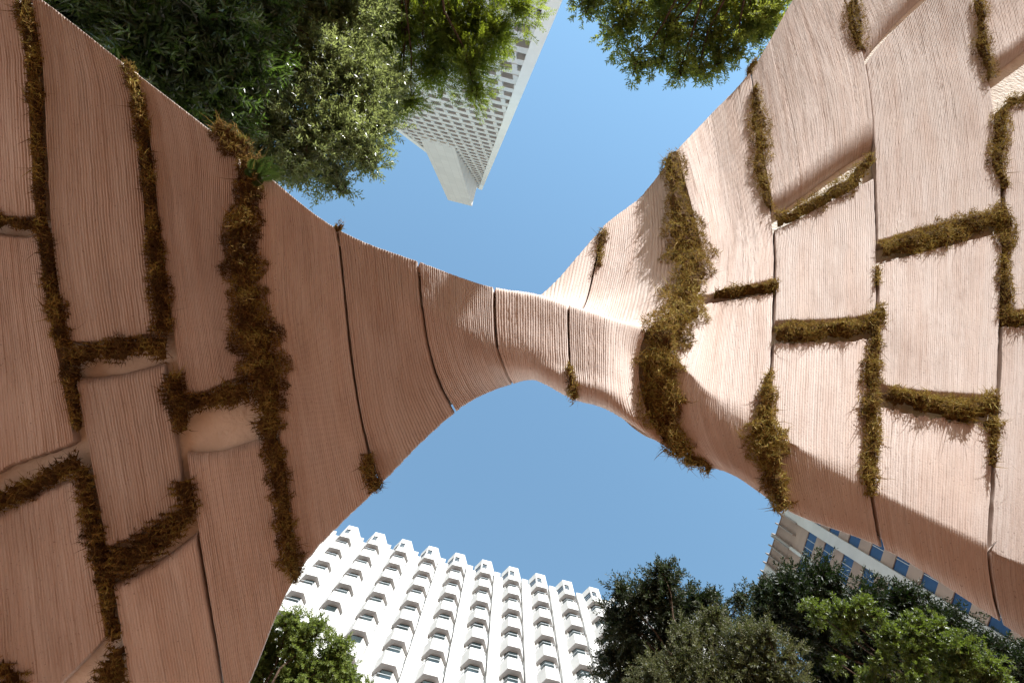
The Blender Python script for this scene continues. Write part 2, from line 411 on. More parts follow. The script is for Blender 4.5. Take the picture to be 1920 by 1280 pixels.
def locate(px, py):
    """surface point and outward normal seen from below at this direction"""
    cx_, cy_ = int((px + 300) // CELL), int((py + 300) // CELL)
    for R in (1, 3, 7):
        c = [cells[k] for k in ((cx_ + i) * 1000 + cy_ + j for i in range(-R, R + 1) for j in range(-R, R + 1)) if k in cells]
        if c: break
    if not c: return None
    c = np.concatenate(c)
    d = (fx[c] - px) ** 2 + (fy[c] - py) ** 2
    m = d.min(); near = c[d < m + 25]
    k = near[np.argmin(fz[near] + .004 * np.sqrt((fx[near] - px) ** 2 + (fy[near] - py) ** 2))]
    return fP[k], fN[k]

def strands(P, D, Nn, ln, wd, curl, tone, seg=3):
    """curved tapering ribbons"""
    n = len(P)
    D = nrm(D); side = nrm(np.cross(D, RNG.normal(size=(n, 3)))); bend = nrm(RNG.normal(size=(n, 3)))
    vs = []; p = P.copy(); d = D.copy()
    for k in range(seg + 1):
        w = wd * (1 - k / (seg + .35)) * .5
        vs.append(p - side * w[:, None]); vs.append(p + side * w[:, None])
        d = nrm(d + bend * curl); p = p + d * (ln / seg)[:, None]
    V = np.stack(vs, 1)                         # n, 2(seg+1), 3
    b = (np.arange(n) * 2 * (seg + 1))[:, None]
    q = np.concatenate([b + np.array([[2 * k, 2 * k + 1, 2 * k + 3, 2 * k + 2]]) for k in range(seg)], 0)
    return V.reshape(-1, 3), q, np.repeat(tone, 2 * (seg + 1))

MSEED = [0]
def moss(path, dens=25000, rise=.065, long=1.0, green=0.0):
    MSEED[0] += 1; sd = MSEED[0] * 31
    path = np.array(path, float)
    if path[:, 0].mean() < 720: green = green - .2           # shade of this leg painted into a darker moss tone
    seg = np.concatenate([[0], np.cumsum(np.hypot(*np.diff(path[:, :2], axis=0).T))])
    L = seg[-1]; ss = np.arange(0, L + 3, 3.0)
    cx_ = np.interp(ss, seg, path[:, 0]); cy_ = np.interp(ss, seg, path[:, 1]); w = np.interp(ss, seg, path[:, 2])
    w = w * (.55 + .85 * vnoise(ss / 17, 0 * ss, sd) + .35 * vnoise(ss / 6, 0 * ss, sd + 7)) * .92
    tx = np.gradient(cx_); ty = np.gradient(cy_); l = np.hypot(tx, ty); tx /= l; ty /= l
    off = 7 * (vnoise(ss / 30, 0 * ss, sd + 1) - .5)
    # bed of the moss
    na = 7; rows = []; loc = {}
    pts, nms = [], []
    for k in range(len(ss)):
        row = []
        for a in np.linspace(-1, 1, na):
            o = (a * .34 * w[k] + off[k])
            r = locate(cx_[k] - ty[k] * o, cy_[k] + tx[k] * o)
            if r is None: row.append(None); continue
            hgt = rise * (1 - a * a) * (.1 + 1.0 * vnoise(ss[k] / 14, a * 2, sd + 2) + .6 * vnoise(ss[k] / 5, a * 4, sd + 9)) - .028
            row.append(r[0] + r[1] * hgt)
        if all(q is not None for q in row): rows.append(row)
    bv = np.array(rows).reshape(-1, 3) if rows else np.zeros((0, 3))
    n = len(rows)
    idx = np.arange(n * na).reshape(n, na)
    bq = np.stack([idx[:-1, :-1], idx[1:, :-1], idx[1:, 1:], idx[:-1, 1:]], -1).reshape(-1, 4)
    # strands
    zm = 5.2
    area = np.sum(w[:-1] * 3.0) * (zm / F) ** 2
    N = int(max(area * dens, 60))
    pr = w / w.sum(); ki = RNG.choice(len(ss), N, p=pr)
    o = RNG.uniform(-1, 1, N); o = np.sign(o) * np.abs(o) ** 1.15
    ov = o * w[ki] * .5 + off[ki]; along = RNG.uniform(-2, 2, N)
    P = np.zeros((N, 3)); NN = np.zeros((N, 3)); Q = np.zeros((N, 3)); ok = np.zeros(N, bool)
    for i in range(N):
        k = ki[i]
        r = locate(cx_[k] + tx[k] * along[i] - ty[k] * ov[i], cy_[k] + ty[k] * along[i] + tx[k] * ov[i])
        if r is None: continue
        ok[i] = True; NN[i] = r[1]
        P[i] = r[0] + r[1] * (-.006 + rise * (1 - o[i] ** 2) * RNG.uniform(.35, 1.0) * (.15 + 1.1 * vnoise(ss[k] / 14, o[i] * 2, sd + 2) + .7 * vnoise(ss[k] / 5, o[i] * 4, sd + 9)))
        Q[i] = (-ty[k] * np.sign(o[i]), tx[k] * np.sign(o[i]), 0)
    P, NN, Q, oo, kk = P[ok], NN[ok], Q[ok], o[ok], ki[ok]
    m = len(P)
    D = NN * .5 + RNG.normal(size=(m, 3)) * .8 + Q * (np.abs(oo)[:, None] * .4)
    ln = RNG.uniform(.018, .046, m) * long; wild = RNG.random(m) < .05; ln[wild] *= RNG.uniform(1.6, 3.6, wild.sum())
    wd = RNG.uniform(.0045, .0090, m)
    patch = .62 * vnoise(ss[kk] / 26, oo * 1.2, sd + 3) + .38 * vnoise(ss[kk] / 7, oo * 3.2, sd + 4)
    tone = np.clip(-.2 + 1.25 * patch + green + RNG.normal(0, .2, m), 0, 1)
    sv, sq, st = strands(P, D, NN, ln, wd, .85, tone)
    allv = np.concatenate([bv, sv]); 
    allq = np.concatenate([bq, sq + len(bv)]) if len(bq) else sq
    allt = np.concatenate([np.full(len(bv), .05), st])
    mesh('moss', allv, allq, MOSS, arch, smooth=False, tone=allt, origin=ARCH_O)

MOSSES = [
    ([(45, 0, 30), (62, 120, 32), (66, 200, 22), (75, 330, 17), (82, 440, 24), (95, 520, 30), (112, 620, 38), (120, 650, 30)], {}),
    ([(122, 672, 40), (180, 656, 38), (250, 650, 40), (312, 655, 46)], {}),
    ([(135, 690, 32), (138, 760, 17), (145, 805, 8)], {}),
    ([(155, 880, 24), (165, 950, 36), (180, 1010, 42), (190, 1060, 42), (205, 1120, 36), (213, 1195, 22)], {}),
    ([(-20, 412, 26), (78, 428, 20)], {}),
    ([(-20, 945, 32), (60, 912, 34), (150, 862, 42)], {}),
    ([(195, 1070, 54), (250, 1042, 60), (310, 1002, 54), (355, 955, 48), (345, 900, 40)], {}),
    ([(240, 122, 22), (262, 200, 30), (272, 280, 26), (282, 380, 24), (290, 470, 32), (298, 560, 44), (305, 622, 40)], {}),
    ([(325, 700, 40), (330, 750, 46), (338, 805, 24)], {}),
    ([(345, 762, 28), (400, 746, 36), (465, 730, 42)], {}),
    ([(470, 345, 62), (452, 430, 62), (458, 520, 66), (468, 600, 70), (490, 680, 92), (505, 740, 84), (505, 800, 52), (520, 880, 36), (532, 960, 38), (545, 1040, 48), (556, 1066, 42), (563, 1086, 30)], {'rise': .09}),
    ([(408, 238, 36), (440, 268, 58), (466, 305, 50), (482, 340, 44)], {'rise': .1, 'long': 1.3}),
    ([(225, 1215, 30), (215, 1250, 60), (190, 1300, 80)], {}),
    ([(0, 1240, 20), (30, 1285, 60)], {}),
    ([(688, 850, 30), (695, 890, 36), (707, 918, 28)], {}),
    ([(1069, 688, 16), (1073, 722, 26), (1078, 747, 20)], {}),
    ([(1136, 428, 18), (1127, 452, 20), (1121, 495, 10)], {}),
    ([(1260, 292, 40), (1262, 350, 46), (1274, 410, 56), (1290, 470, 80), (1300, 530, 84), (1268, 590, 92), (1245, 640, 84), (1235, 700, 66), (1237, 760, 66), (1256, 810, 58), (1283, 850, 46)], {'rise': .10, 'green': .08, 'long': 1.15}),
    ([(1285, 855, 28), (1330, 882, 12)], {}),
    ([(1340, 551, 6), (1375, 545, 14), (1410, 540, 10), (1458, 530, 22)], {}),
    ([(1414, 160, 12), (1420, 220, 44), (1426, 280, 46), (1432, 340, 34), (1442, 388, 18)], {'green': .08}),
    ([(1392, 128, 28), (1408, 104, 20)], {'rise': .08}),
    ([(1455, 410, 26), (1530, 380, 30), (1600, 337, 36), (1630, 295, 26)], {}),
    ([(1455, 622, 32), (1530, 618, 32), (1600, 610, 34), (1655, 590, 34)], {}),
    ([(1440, 705, 18), (1435, 760, 50), (1430, 810, 72), (1440, 860, 62), (1455, 910, 54), (1468, 950, 40)], {'rise': .09, 'green': .1}),
    ([(1600, 0, 36), (1605, 50, 44), (1612, 92, 28)], {}),
    ([(1652, 468, 34), (1740, 442, 44), (1820, 420, 46), (1885, 396, 44)], {}),
    ([(1643, 500, 16), (1648, 530, 14)], {}),
    ([(1640, 610, 24), (1635, 690, 34), (1632, 760, 32), (1635, 830, 36), (1630, 880, 34), (1630, 928, 24)], {}),
    ([(1665, 738, 30), (1740, 752, 34), (1810, 772, 36), (1868, 755, 44)], {'green': .06}),
    ([(1862, 790, 32), (1858, 830, 20), (1857, 872, 10)], {'green': .06}),
    ([(1835, 0, 36), (1840, 60, 32), (1845, 110, 42), (1862, 145, 36)], {}),
    ([(1880, 200, 30), (1870, 260, 38), (1873, 310, 36), (1885, 352, 18)], {}),
    ([(1885, 196, 26), (1935, 175, 32)], {'green': .15}),
    ([(1888, 405, 40), (1882, 480, 26), (1885, 560, 30), (1890, 597, 34), (1935, 592, 26)], {}),
    ([(628, 424, 12), (642, 428, 12)], {'dens': 15000}),
]
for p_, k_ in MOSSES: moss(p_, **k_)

# ------------------------------------------------------------------ leaves and trees
def leaf_quads(base, d, up, ln, wd):
    d = nrm(d); s = nrm(np.cross(d, up)); n2 = np.cross(s, d)
    m = base + d * (ln * .45)[:, None]
    v = np.stack([base, m + s * (wd * .5)[:, None] + n2 * (ln * .06)[:, None], base + d * ln[:, None], m - s * (wd * .5)[:, None] + n2 * (ln * .06)[:, None]], 1)
    b = np.arange(len(base))[:, None] * 4
    return v.reshape(-1, 3), b + np.arange(4)[None, :]

def tube(pts, rad, sides=7):
    pts = np.array(pts, float); n = len(pts)
    d = nrm(np.gradient(pts, axis=0)); ref = np.array([.31, .2, .93]) if abs(d[0][2]) < .8 else np.array([1., .1, .05])
    s = nrm(np.cross(d, ref)); t = np.cross(d, s)
    a = np.linspace(0, 2 * np.pi, sides, endpoint=False)
    v = pts[:, None] + np.array(rad)[:, None, None] * (np.cos(a)[None, :, None] * s[:, None] + np.sin(a)[None, :, None] * t[:, None])
    idx = np.arange(n * sides).reshape(n, sides); nx = np.roll(idx, -1, 1)
    q = np.stack([idx[:-1], nx[:-1], nx[1:], idx[1:]], -1).reshape(-1, 4)
    return v.reshape(-1, 3), q

BARK = mat_noise('bark', (0.035, 0.022, 0.015), (0.11, 0.075, 0.055), 9.0, .95, .7, 25, .1)
def tree(name, label, clumps, leafmat, trunk_xy=None, per=900, twl=.45, nleaf=14, ln=(.06, .1), wd=.32, sub=12, subr=.42, feather=False, droop=.1, upb=.3, cat='tree', group=None, inner=.25, trunk_r=.22, lean=None):
    cl = np.array([[*W(c[0], c[1], c[2]), c[3] / F * c[2]] for c in clumps])
    cen = cl[:, :3].mean(0)
    base = np.array([*(trunk_xy if trunk_xy else cen[:2] * (1.4 if cen[1] < 0 else 1.15)), 0.0])
    root = empty(name, tuple(base), label, cat, group)
    tv, tq, nv = [], [], 0
    top = np.array([base[0], base[1], cen[2] + 1.6])
    ts = np.linspace(0, 1, 9)
    wob = np.stack([.25 * np.sin(ts * 5 + base[0]), .25 * np.cos(ts * 4 + base[1]), 0 * ts], -1) * (ts * (1 - ts) * 2)[:, None]
    tp = base + (top - base) * ts[:, None] + wob
    v, q = tube(tp, trunk_r * (1.25 - 1.0 * ts), 10); tv.append(v); tq.append(q + nv); nv += len(v)
    LB, LD, LU, LL, LT = [], [], [], [], []
    for ci, c in enumerate(cl):
        b = c[:3]; a = tp[7] * (1 - .16 * (ci % 3)) + tp[5] * .16 * (ci % 3)
        ks = np.linspace(0, 1, 6)
        pts = a + (b - a) * ks[:, None] + RNG.normal(0, .07, (6, 3)) * (ks * (1 - ks) * 4)[:, None] + np.array([0, 0, .12]) * (ks * (1 - ks) * 4)[:, None]
        v, q = tube(pts, .04 * (1.1 - .85 * ks) * (trunk_r / .22), 6); tv.append(v); tq.append(q + nv); nv += len(v)
        r = c[3]
        ns = max(4, int(sub))
        sd = nrm(RNG.normal(size=(ns, 3))); sc = b + sd * r * (RNG.uniform(.25, 1.0, (ns, 1)) ** .6) * .8
        for k in range(0, ns, 2):
            pts = np.array([b, b * .5 + sc[k] * .5 + RNG.normal(0, .05, 3), sc[k]])
            v, q = tube(pts, np.array([.022, .014, .006]), 4); tv.append(v); tq.append(q + nv); nv += len(v)
        nt = int(per * (r / .8) ** 2 / nleaf) + 6
        which = RNG.integers(0, ns, nt)
        dirs = nrm(RNG.normal(size=(nt, 3)))
        outw = nrm(sc[which] + dirs * r * subr - b)
        st = sc[which] + dirs * (r * subr * RNG.uniform(.15, 1, (nt, 1)) ** .5)
        td = nrm(outw * .8 + dirs * .6 + RNG.normal(0, .35, (nt, 3)) + np.array([0, 0, -droop]))
        tl = twl * RNG.uniform(.5, 1.1, nt)
        ttone = np.clip(RNG.normal(.5, .17, nt) + .25 * (vnoise(which * 3.1, which * 1.7, ci) - .5), 0, 1)
        side0 = nrm(np.cross(td, RNG.normal(size=(nt, 3))))
        tt = (np.arange(nleaf) + .3) / nleaf
        B = st[:, None] + td[:, None] * (tl[:, None] * tt[None])[..., None]
        # twigs sag
        B[..., 2] -= (tt[None] ** 2) * tl[:, None] * droop
        if feather:
            sg = np.where(np.arange(nleaf) % 2, 1., -1.)[None, :, None]
            LDk = td[:, None] * .55 + side0[:, None] * sg + RNG.normal(0, .12, (nt, nleaf, 3))
            Lu = np.cross(td, side0)[:, None] + RNG.normal(0, .25, (nt, nleaf, 3))
        else:
            ang = (np.arange(nleaf) * 2.4)[None, :, None] + RNG.uniform(0, 6, (nt, 1, 1))
            s2 = np.cross(td, side0)
            rad = np.cos(ang) * side0[:, None] + np.sin(ang) * s2[:, None]
            LDk = td[:, None] * .75 + rad * .8 + RNG.normal(0, .2, (nt, nleaf, 3))
            Lu = np.array([0, 0, 1.]) * upb + RNG.normal(0, .6, (nt, nleaf, 3))
        LB.append(B.reshape(-1, 3)); LD.append(LDk.reshape(-1, 3)); LU.append(Lu.reshape(-1, 3))
        L = RNG.uniform(*ln, (nt, nleaf)) * (1.15 - .55 * np.abs(tt - .45))[None]
        LL.append(L.ravel()); LT.append(np.clip(np.repeat(ttone, nleaf) + RNG.normal(0, .1, nt * nleaf), 0, 1))
        # deep inner leaves that close the heart of the clump
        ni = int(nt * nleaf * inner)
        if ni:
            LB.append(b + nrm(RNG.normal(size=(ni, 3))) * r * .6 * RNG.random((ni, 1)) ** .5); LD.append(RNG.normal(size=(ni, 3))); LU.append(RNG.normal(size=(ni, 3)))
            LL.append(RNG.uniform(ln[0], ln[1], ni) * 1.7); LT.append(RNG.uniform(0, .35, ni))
    LB, LD, LU, LL, LT = map(np.concatenate, (LB, LD, LU, LL, LT))
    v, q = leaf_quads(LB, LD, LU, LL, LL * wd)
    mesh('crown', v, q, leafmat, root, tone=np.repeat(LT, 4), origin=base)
    mesh('trunk', np.concatenate(tv), np.concatenate(tq), BARK, root, smooth=True, origin=base)
    return root

LA = mat_leaf('leaf_dark', [(0, (.012, .02, .009)), (.5, (.028, .044, .018)), (1, (.075, .115, .035))], (.16, .28, .03), .25, .34, .6)
LBm = mat_leaf('leaf_grey_green', [(0, (.030, .038, .016)), (.5, (.092, .110, .047)), (1, (.18, .195, .10))], (.32, .37, .11), .42, .28, .7)
LC = mat_leaf('leaf_yellow_green', [(0, (.02, .035, .008)), (.5, (.06, .095, .018)), (1, (.12, .15, .03))], (.34, .42, .03), .45, .5, .4)
LDm = mat_leaf('leaf_bright', [(0, (.012, .022, .008)), (.5, (.05, .08, .02)), (1, (.14, .17, .035))], (.42, .47, .06), .44, .45, .4)
LE = mat_leaf('leaf_conifer', [(0, (.035, .048, .014)), (.5, (.105, .14, .034)), (1, (.19, .21, .06))], (.28, .36, .06), .33, .5, .3)
LF = mat_leaf('leaf_olive', [(0, (.028, .03, .014)), (.5, (.075, .078, .034)), (1, (.14, .13, .065))], (.16, .18, .05), .22, .5, .3)
LG = mat_leaf('leaf_deep', [(0, (.007, .011, .005)), (.5, (.015, .022, .009)), (1, (.03, .045, .016))], (.03, .06, .01), .15, .5, .3)
LH = mat_leaf('leaf_fresh', [(0, (.025, .036, .010)), (.5, (.075, .10, .024)), (1, (.14, .165, .042))], (.2, .28, .03), .25, .42, .4)
LK = mat_leaf('leaf_dark_olive', [(0, (.012, .016, .008)), (.5, (.026, .034, .014)), (1, (.06, .062, .026))], (.05, .08, .02), .18, .5, .3)  # dark olive-green leaf tones

tree('broadleaf_tree', 'dark broad-leaved tree with long narrow leaves, above the upper left edge of the arch',
     [(130, 20, 9.6, 80), (210, 50, 9.6, 85), (270, 75, 9.3, 95), (380, 60, 9.8, 105), (300, 150, 9.8, 80), (380, 190, 10, 75), (180, -60, 10, 120), (330, -60, 10, 130), (460, 30, 10.5, 90), (480, -60, 11, 110), (440, 130, 10.4, 80), (350, 120, 10.6, 90), (240, 0, 10.4, 100), (430, 210, 10.4, 50)],
     LA, per=3600, twl=.32, nleaf=12, ln=(.10, .17), wd=.26, sub=12, inner=.5)
tree('shiny_leaf_tree', 'grey-green tree with small shiny leaves between the arch and the pyramid-shaped tower',
     [(540, 110, 12, 95), (640, 150, 12, 95), (500, 230, 11.5, 75), (580, 260, 11.5, 85), (660, 245, 12, 80), (705, 150, 12.5, 60), (615, 325, 12, 42), (690, 300, 12, 40), (560, 320, 11.5, 45), (640, 40, 12.5, 95), (560, 10, 12, 90), (500, 160, 12, 80), (710, 230, 12.3, 50), (640, -60, 12.5, 110), (520, 300, 11.8, 45), (640, 350, 12, 22), (470, 270, 11.6, 40)],
     LBm, per=5200, twl=.3, nleaf=14, ln=(.055, .10), wd=.3, sub=14, inner=.4)
tree('redwood_tree', 'yellow-green feathery redwood in front of the pyramid tower',
     [(760, 50, 14, 75), (840, 55, 14, 75), (900, 45, 14, 65), (885, 125, 13.6, 52), (810, 130, 14, 55), (890, 170, 13.6, 30), (935, 60, 14, 40), (975, 15, 14, 40), (830, -40, 14.5, 100), (940, -60, 14.5, 80), (745, 150, 14, 45), (770, 190, 13.8, 28), (740, 200, 13.8, 35), (860, 90, 14, 55), (700, 80, 14, 60), (720, 0, 14.4, 80)],
     LC, per=6200, twl=.36, nleaf=22, ln=(.05, .085), wd=.24, sub=14, feather=True, droop=.25, inner=.35)
tree('redwood_tree', 'backlit green tree crown beside the pale upper right edge of the arch',
     [(1105, 5, 13, 42), (1170, 45, 13, 60), (1195, 118, 12.8, 32), (1255, 60, 13, 70), (1275, 132, 12.8, 24), (1335, 70, 13, 62), (1345, 118, 13, 26), (1400, 45, 13.2, 60), (1380, 100, 13, 28), (1440, 0, 13.5, 60), (1250, -40, 13.5, 110), (1130, -40, 13, 60), (1360, -20, 13.4, 80), (1235, 115, 12.9, 26), (1310, 128, 12.9, 20), (1440, 50, 13.3, 30)],
     LDm, per=4600, twl=.26, nleaf=16, ln=(.06, .10), wd=.3, sub=11, subr=.36, inner=.2, trunk_xy=(4.3, -8.2))
tree('conifer', 'green conifer top in front of the white balconied hotel beside the arch',
     [(560, 1200, 14, 52), (500, 1230, 14, 52), (620, 1240, 14, 46), (465, 1262, 14, 46), (560, 1300, 14, 100), (648, 1260, 14, 30), (640, 1210, 14, 20), (545, 1165, 14, 26), (590, 1175, 14, 24), (500, 1180, 14, 24), (440, 1300, 14, 60), (660, 1300, 14, 40)],
     LE, per=8200, twl=.2, nleaf=18, ln=(.045, .08), wd=.34, sub=16, subr=.34, feather=False, inner=.5)
tree('evergreen_tree', 'dark evergreen tree with a ragged top against sky at the hotel end',
     [(1215, 1120, 17, 50), (1245, 1095, 17, 38), (1175, 1170, 17, 50), (1260, 1150, 17, 60), (1190, 1230, 17, 60), (1150, 1230, 17, 30), (1260, 1220, 17, 70), (1165, 1110, 17, 22), (1240, 1065, 17, 16), (1150, 1150, 17, 22), (1310, 1130, 17, 30), (1335, 1115, 17, 14), (1390, 1120, 17, 20), (1345, 1160, 17, 40), (1180, 1290, 17, 70)],
     LK, per=4200, twl=.4, nleaf=14, ln=(.07, .11), wd=.34, sub=13, subr=.38, inner=.35)
tree('olive_tree', 'sunlit olive-grey tree in front of the dark evergreen, low at the bottom edge',
     [(1290, 1250, 15, 60), (1330, 1190, 15.4, 40), (1230, 1270, 15, 50), (1390, 1200, 15, 45), (1370, 1260, 14.6, 65), (1440, 1190, 14.6, 34), (1430, 1250, 14.4, 60), (1470, 1290, 14, 60), (1300, 1300, 14.6, 70), (1340, 1150, 15.6, 22), (1280, 1190, 15.4, 26), (1480, 1230, 14.4, 26), (1390, 1310, 14.4, 80)],
     LF, per=5000, twl=.36, nleaf=14, ln=(.055, .09), wd=.3, sub=14, subr=.38, inner=.4)
tree('evergreen_tree', 'nearly black evergreen in front of the striped beige tower',
     [(1480, 1110, 18, 52), (1545, 1095, 18, 48), (1440, 1150, 18, 48), (1620, 1150, 18, 62), (1690, 1130, 18, 40), (1780, 1185, 18, 55), (1850, 1225, 18, 55), (1530, 1180, 18, 90), (1640, 1220, 18, 90), (1910, 1260, 18, 60), (1740, 1150, 18, 26), (1730, 1220, 18, 80), (1410, 1180, 18, 30), (1580, 1280, 18, 110), (1800, 1290, 18, 100), (1430, 1110, 18, 18)],
     LG, per=4200, twl=.4, nleaf=14, ln=(.08, .13), wd=.36, sub=14, subr=.4, inner=.6)
tree('bay_tree', 'bright yellow-green tree with rounded leaf clumps in front of the black evergreen',
     [(1535, 1150, 15, 26), (1580, 1150, 15, 34), (1612, 1135, 15, 26), (1640, 1150, 15, 18), (1590, 1180, 15, 24), (1670, 1195, 14.6, 30), (1715, 1185, 14.6, 34), (1760, 1185, 14.6, 36), (1720, 1225, 14.4, 30), (1650, 1240, 14.4, 22), (1800, 1220, 14, 38), (1850, 1250, 14, 38), (1790, 1265, 14, 40), (1720, 1275, 14, 34), (1860, 1290, 14, 44), (1630, 1285, 14.2, 28), (1570, 1240, 14.4, 14)],
     LH, per=5600, twl=.17, nleaf=12, ln=(.055, .09), wd=.42, sub=11, subr=.4, inner=.3, upb=.6, trunk_xy=(11.5, 9.5))

# fern on the upper edge of the left leg
def fern():
    r = locate(482, 335)
    o = r[0] + r[1] * .05
    root = empty('fern', tuple(o), 'small green fern sprouting from thick moss on the arch\'s upper edge', 'fern')
    tgt = [(500, 300), (520, 312), (525, 330), (512, 296), (478, 300), (535, 322), (490, 345), (470, 318)]
    FM = mat_leaf('fern_leaf', [(0, (.02, .036, .012)), (1, (.05, .08, .022))], (.10, .17, .03), .2, .5, .3)
    for k, (a, b) in enumerate(tgt):
        e = W(a, b, o[2] - CAMZ + RNG.uniform(-.15, .1))
        t = np.linspace(0, 1, 34)
        mid = .5 * (o + e) + np.array([0, 0, -.06])
        c = (o * ((1 - t) ** 2)[:, None] + 2 * mid * (t * (1 - t))[:, None] + e * (t ** 2)[:, None])
        d = nrm(np.gradient(c, axis=0)); s = nrm(np.cross(d, r[1]))
        L = .05 * np.sin(np.pi * np.clip(t * .92 + .06, 0, 1)) + .008
        B = np.concatenate([c, c]); D = np.concatenate([s + d * .5, -s + d * .5])
        v, q = leaf_quads(B, D, np.tile(r[1], (68, 1)), np.tile(L, 2), np.full(68, .007))
        mesh('frond', v, q, FM, root, tone=np.full(len(v), RNG.uniform(.2, .9)), origin=o)
fern()

# ------------------------------------------------------------------ pyramid tower
WHITE = mat_noise('white_precast', (0.62, 0.62, 0.61), (0.70, 0.70, 0.69), .25, .8, .15, 3, .2)
WGLASS = mat_glass('tower_glass', (.012, .016, .02), (.055, .03, .022), .25)
def pyramid():
    ax = np.array([-10.0, -47.0]); e1 = np.array([.969, .247]); e2 = np.array([-.247, .969])
    s_, Za, ztop = .1115, 215.0 + CAMZ, 206.0
    root = empty('pyramid_tower', (ax[0], ax[1], 0), 'tall white pyramid-shaped office tower with a wing near its tip', 'tower')
    O = np.array([ax[0], ax[1], 0])
    def face(e, n):
        def fr(c, o, z):
            p = ax + e * c + n * (s_ * (Za - z) + o); return (p[0], p[1], z)
        return fr
    mb = MB()
    ins = .75
    def ring(z, o):
        h = s_ * (Za - z) + o
        return [tuple(ax + e1 * a * h + e2 * b * h) + (z,) for a, b in ((-1, -1), (1, -1), (1, 1), (-1, 1))]
    mb.hexa(ring(0, -ins), ring(ztop - .6, -ins))
    mb.hexa(ring(ztop - .6, -.05), ring(ztop, -.05))
    fh, pitch = 3.9, 1.85
    wins = []
    for e, n, main in ((e2 * -1, e1, False), (e1, e2, True), (e2, -e1, False), (-e1, -e2, False)):
        fr = face(e, n)
        z = 24.0
        while z < ztop - 4:
            hw = s_ * (Za - z) - .35
            # spandrel beam
            a = [fr(-hw, -.8, z), fr(hw, -.8, z), fr(hw, .10, z), fr(-hw, .10, z)]
            z1 = z + 1.75; hw1 = s_ * (Za - z1) - .35
            b = [fr(-hw1, -.8, z1), fr(hw1, -.8, z1), fr(hw1, .10, z1), fr(-hw1, .10, z1)]
            mb.hexa(a, b)
            k = int((hw - .55) / pitch)
            zt = z + fh; 
            for i in range(-k, k + 1):
                c = i * pitch
                mb.box(fr, c - .27, c + .27, -.78, .17, z1 + .002, zt - .002)
                if i < k: 
                    wins.append((fr, c + .20, c + pitch - .20, z1, zt, main))
            # outer half bays next to the corner pier
            if hw - .5 - (k * pitch + .27) > .5: 
                wins.append((fr, k * pitch + .27, hw - .45, z1, zt, main)); wins.append((fr, -hw + .45, -k * pitch - .27, z1, zt, main))
            z += fh
        mb.box(fr, 0, .01, -.7, -.69, 1, 2)
    mat_fin = mat_noise('sunlit_edge_white', (0.80, 0.80, 0.78), (0.86, 0.86, 0.84), .3, .7, .1, 3, .2)  # sunlight on the tower's edge put into a lighter white
    # corner piers
    for a, b in ((1, 1), (-1, 1), (1, -1), (-1, -1)):
        def P(z, o1, o2):
            h = s_ * (Za - z); q = ax + e1 * a * (h + o1) + e2 * b * (h + o2); return (q[0], q[1], z)
        lo = [P(0, -.9, -.9), P(0, .22, -.9), P(0, .22, .22), P(0, -.9, .22)]; hi = [P(ztop + .3, -.9, -.9), P(ztop + .3, .22, -.9), P(ztop + .3, .22, .22), P(ztop + .3, -.9, .22)]
        if a * b < 0: lo.reverse(); hi.reverse()
        pm = MB(); pm.hexa(lo, hi); pm.build('corner_fin', mat_fin, root, origin=O)
    mb.build('wall', WHITE, root, origin=O)
    # wing: vertical shaft that leaves the sloping face
    wm = MB()
    def fw(c, o, z):
        p = ax + e1 * c + e2 * o; return (p[0], p[1], z)
    wm.hexa([fw(-5.9, 2, 112), fw(1.05, 2, 112), fw(1.05, 9.1, 112), fw(-5.9, 9.1, 112)], [fw(-5.9, .6, 193.2), fw(1.05, .6, 193.2), fw(1.05, 9.1, 193.2), fw(-5.9, 9.1, 193.2)])
    m, nt, p, out = new_mat('wing_tiles')
    geo = nd(nt, 'ShaderNodeNewGeometry')
    vm = nd(nt, 'ShaderNodeVectorMath', operation='DOT_PRODUCT'); vm.inputs[1].default_value = (.969, .247, 0); nt.links.new(geo.outputs['Position'], vm.inputs[0])
    vm2 = nd(nt, 'ShaderNodeVectorMath', operation='DOT_PRODUCT'); vm2.inputs[1].default_value = (0, 0, 1); nt.links.new(geo.outputs['Position'], vm2.inputs[0])
    cmb = nd(nt, 'ShaderNodeCombineXYZ'); nt.links.new(vm.outputs['Value'], cmb.inputs[0]); nt.links.new(vm2.outputs['Value'], cmb.inputs[1])
    br = nd(nt, 'ShaderNodeTexBrick', offset=0.0, i_Scale=1.0); br.inputs['Brick Width'].default_value = 1.75; br.inputs['Row Height'].default_value = 3.6
    br.inputs['Mortar Size'].default_value = .03; br.inputs['Color1'].default_value = (.72, .72, .71, 1); br.inputs['Color2'].default_value = (.66, .66, .65, 1); br.inputs['Mortar'].default_value = (.55, .55, .54, 1)
    nt.links.new(cmb.outputs[0], br.inputs[0]); nt.links.new(br.outputs[0], p.inputs['Base Color']); p.inputs['Roughness'].default_value = .7
    wm.build('wing', m, root, origin=O)
    # windows
    def key(w):
        q = np.array(w[0]((w[1] + w[2]) / 2, -.6, w[3]))
        px, py = proj(q[None])
        vis = w[5] and -20 < py[0] < 400 and 720 < px[0] < 1060
        # behind the crown of the trees
        if vis and (py[0] < 200 and px[0] < 935 - .25 * py[0] + 10): vis = False
        return (0 if vis else 1, q[2])
    wins.sort(key=key)
    rest = MB()
    for i, w in enumerate(wins):
        fr, c0, c1, z0, z1, mn = w
        t = MB() if i < 100 else rest
        t.box(fr, c0, c1, -.70, -.55, z0 - .05, z1 + .05)
        if i < 100: t.build('window', WGLASS, root, origin=O)
    o = rest.build('window', WGLASS, root, origin=O); o['kind'] = 'stuff'
pyramid()

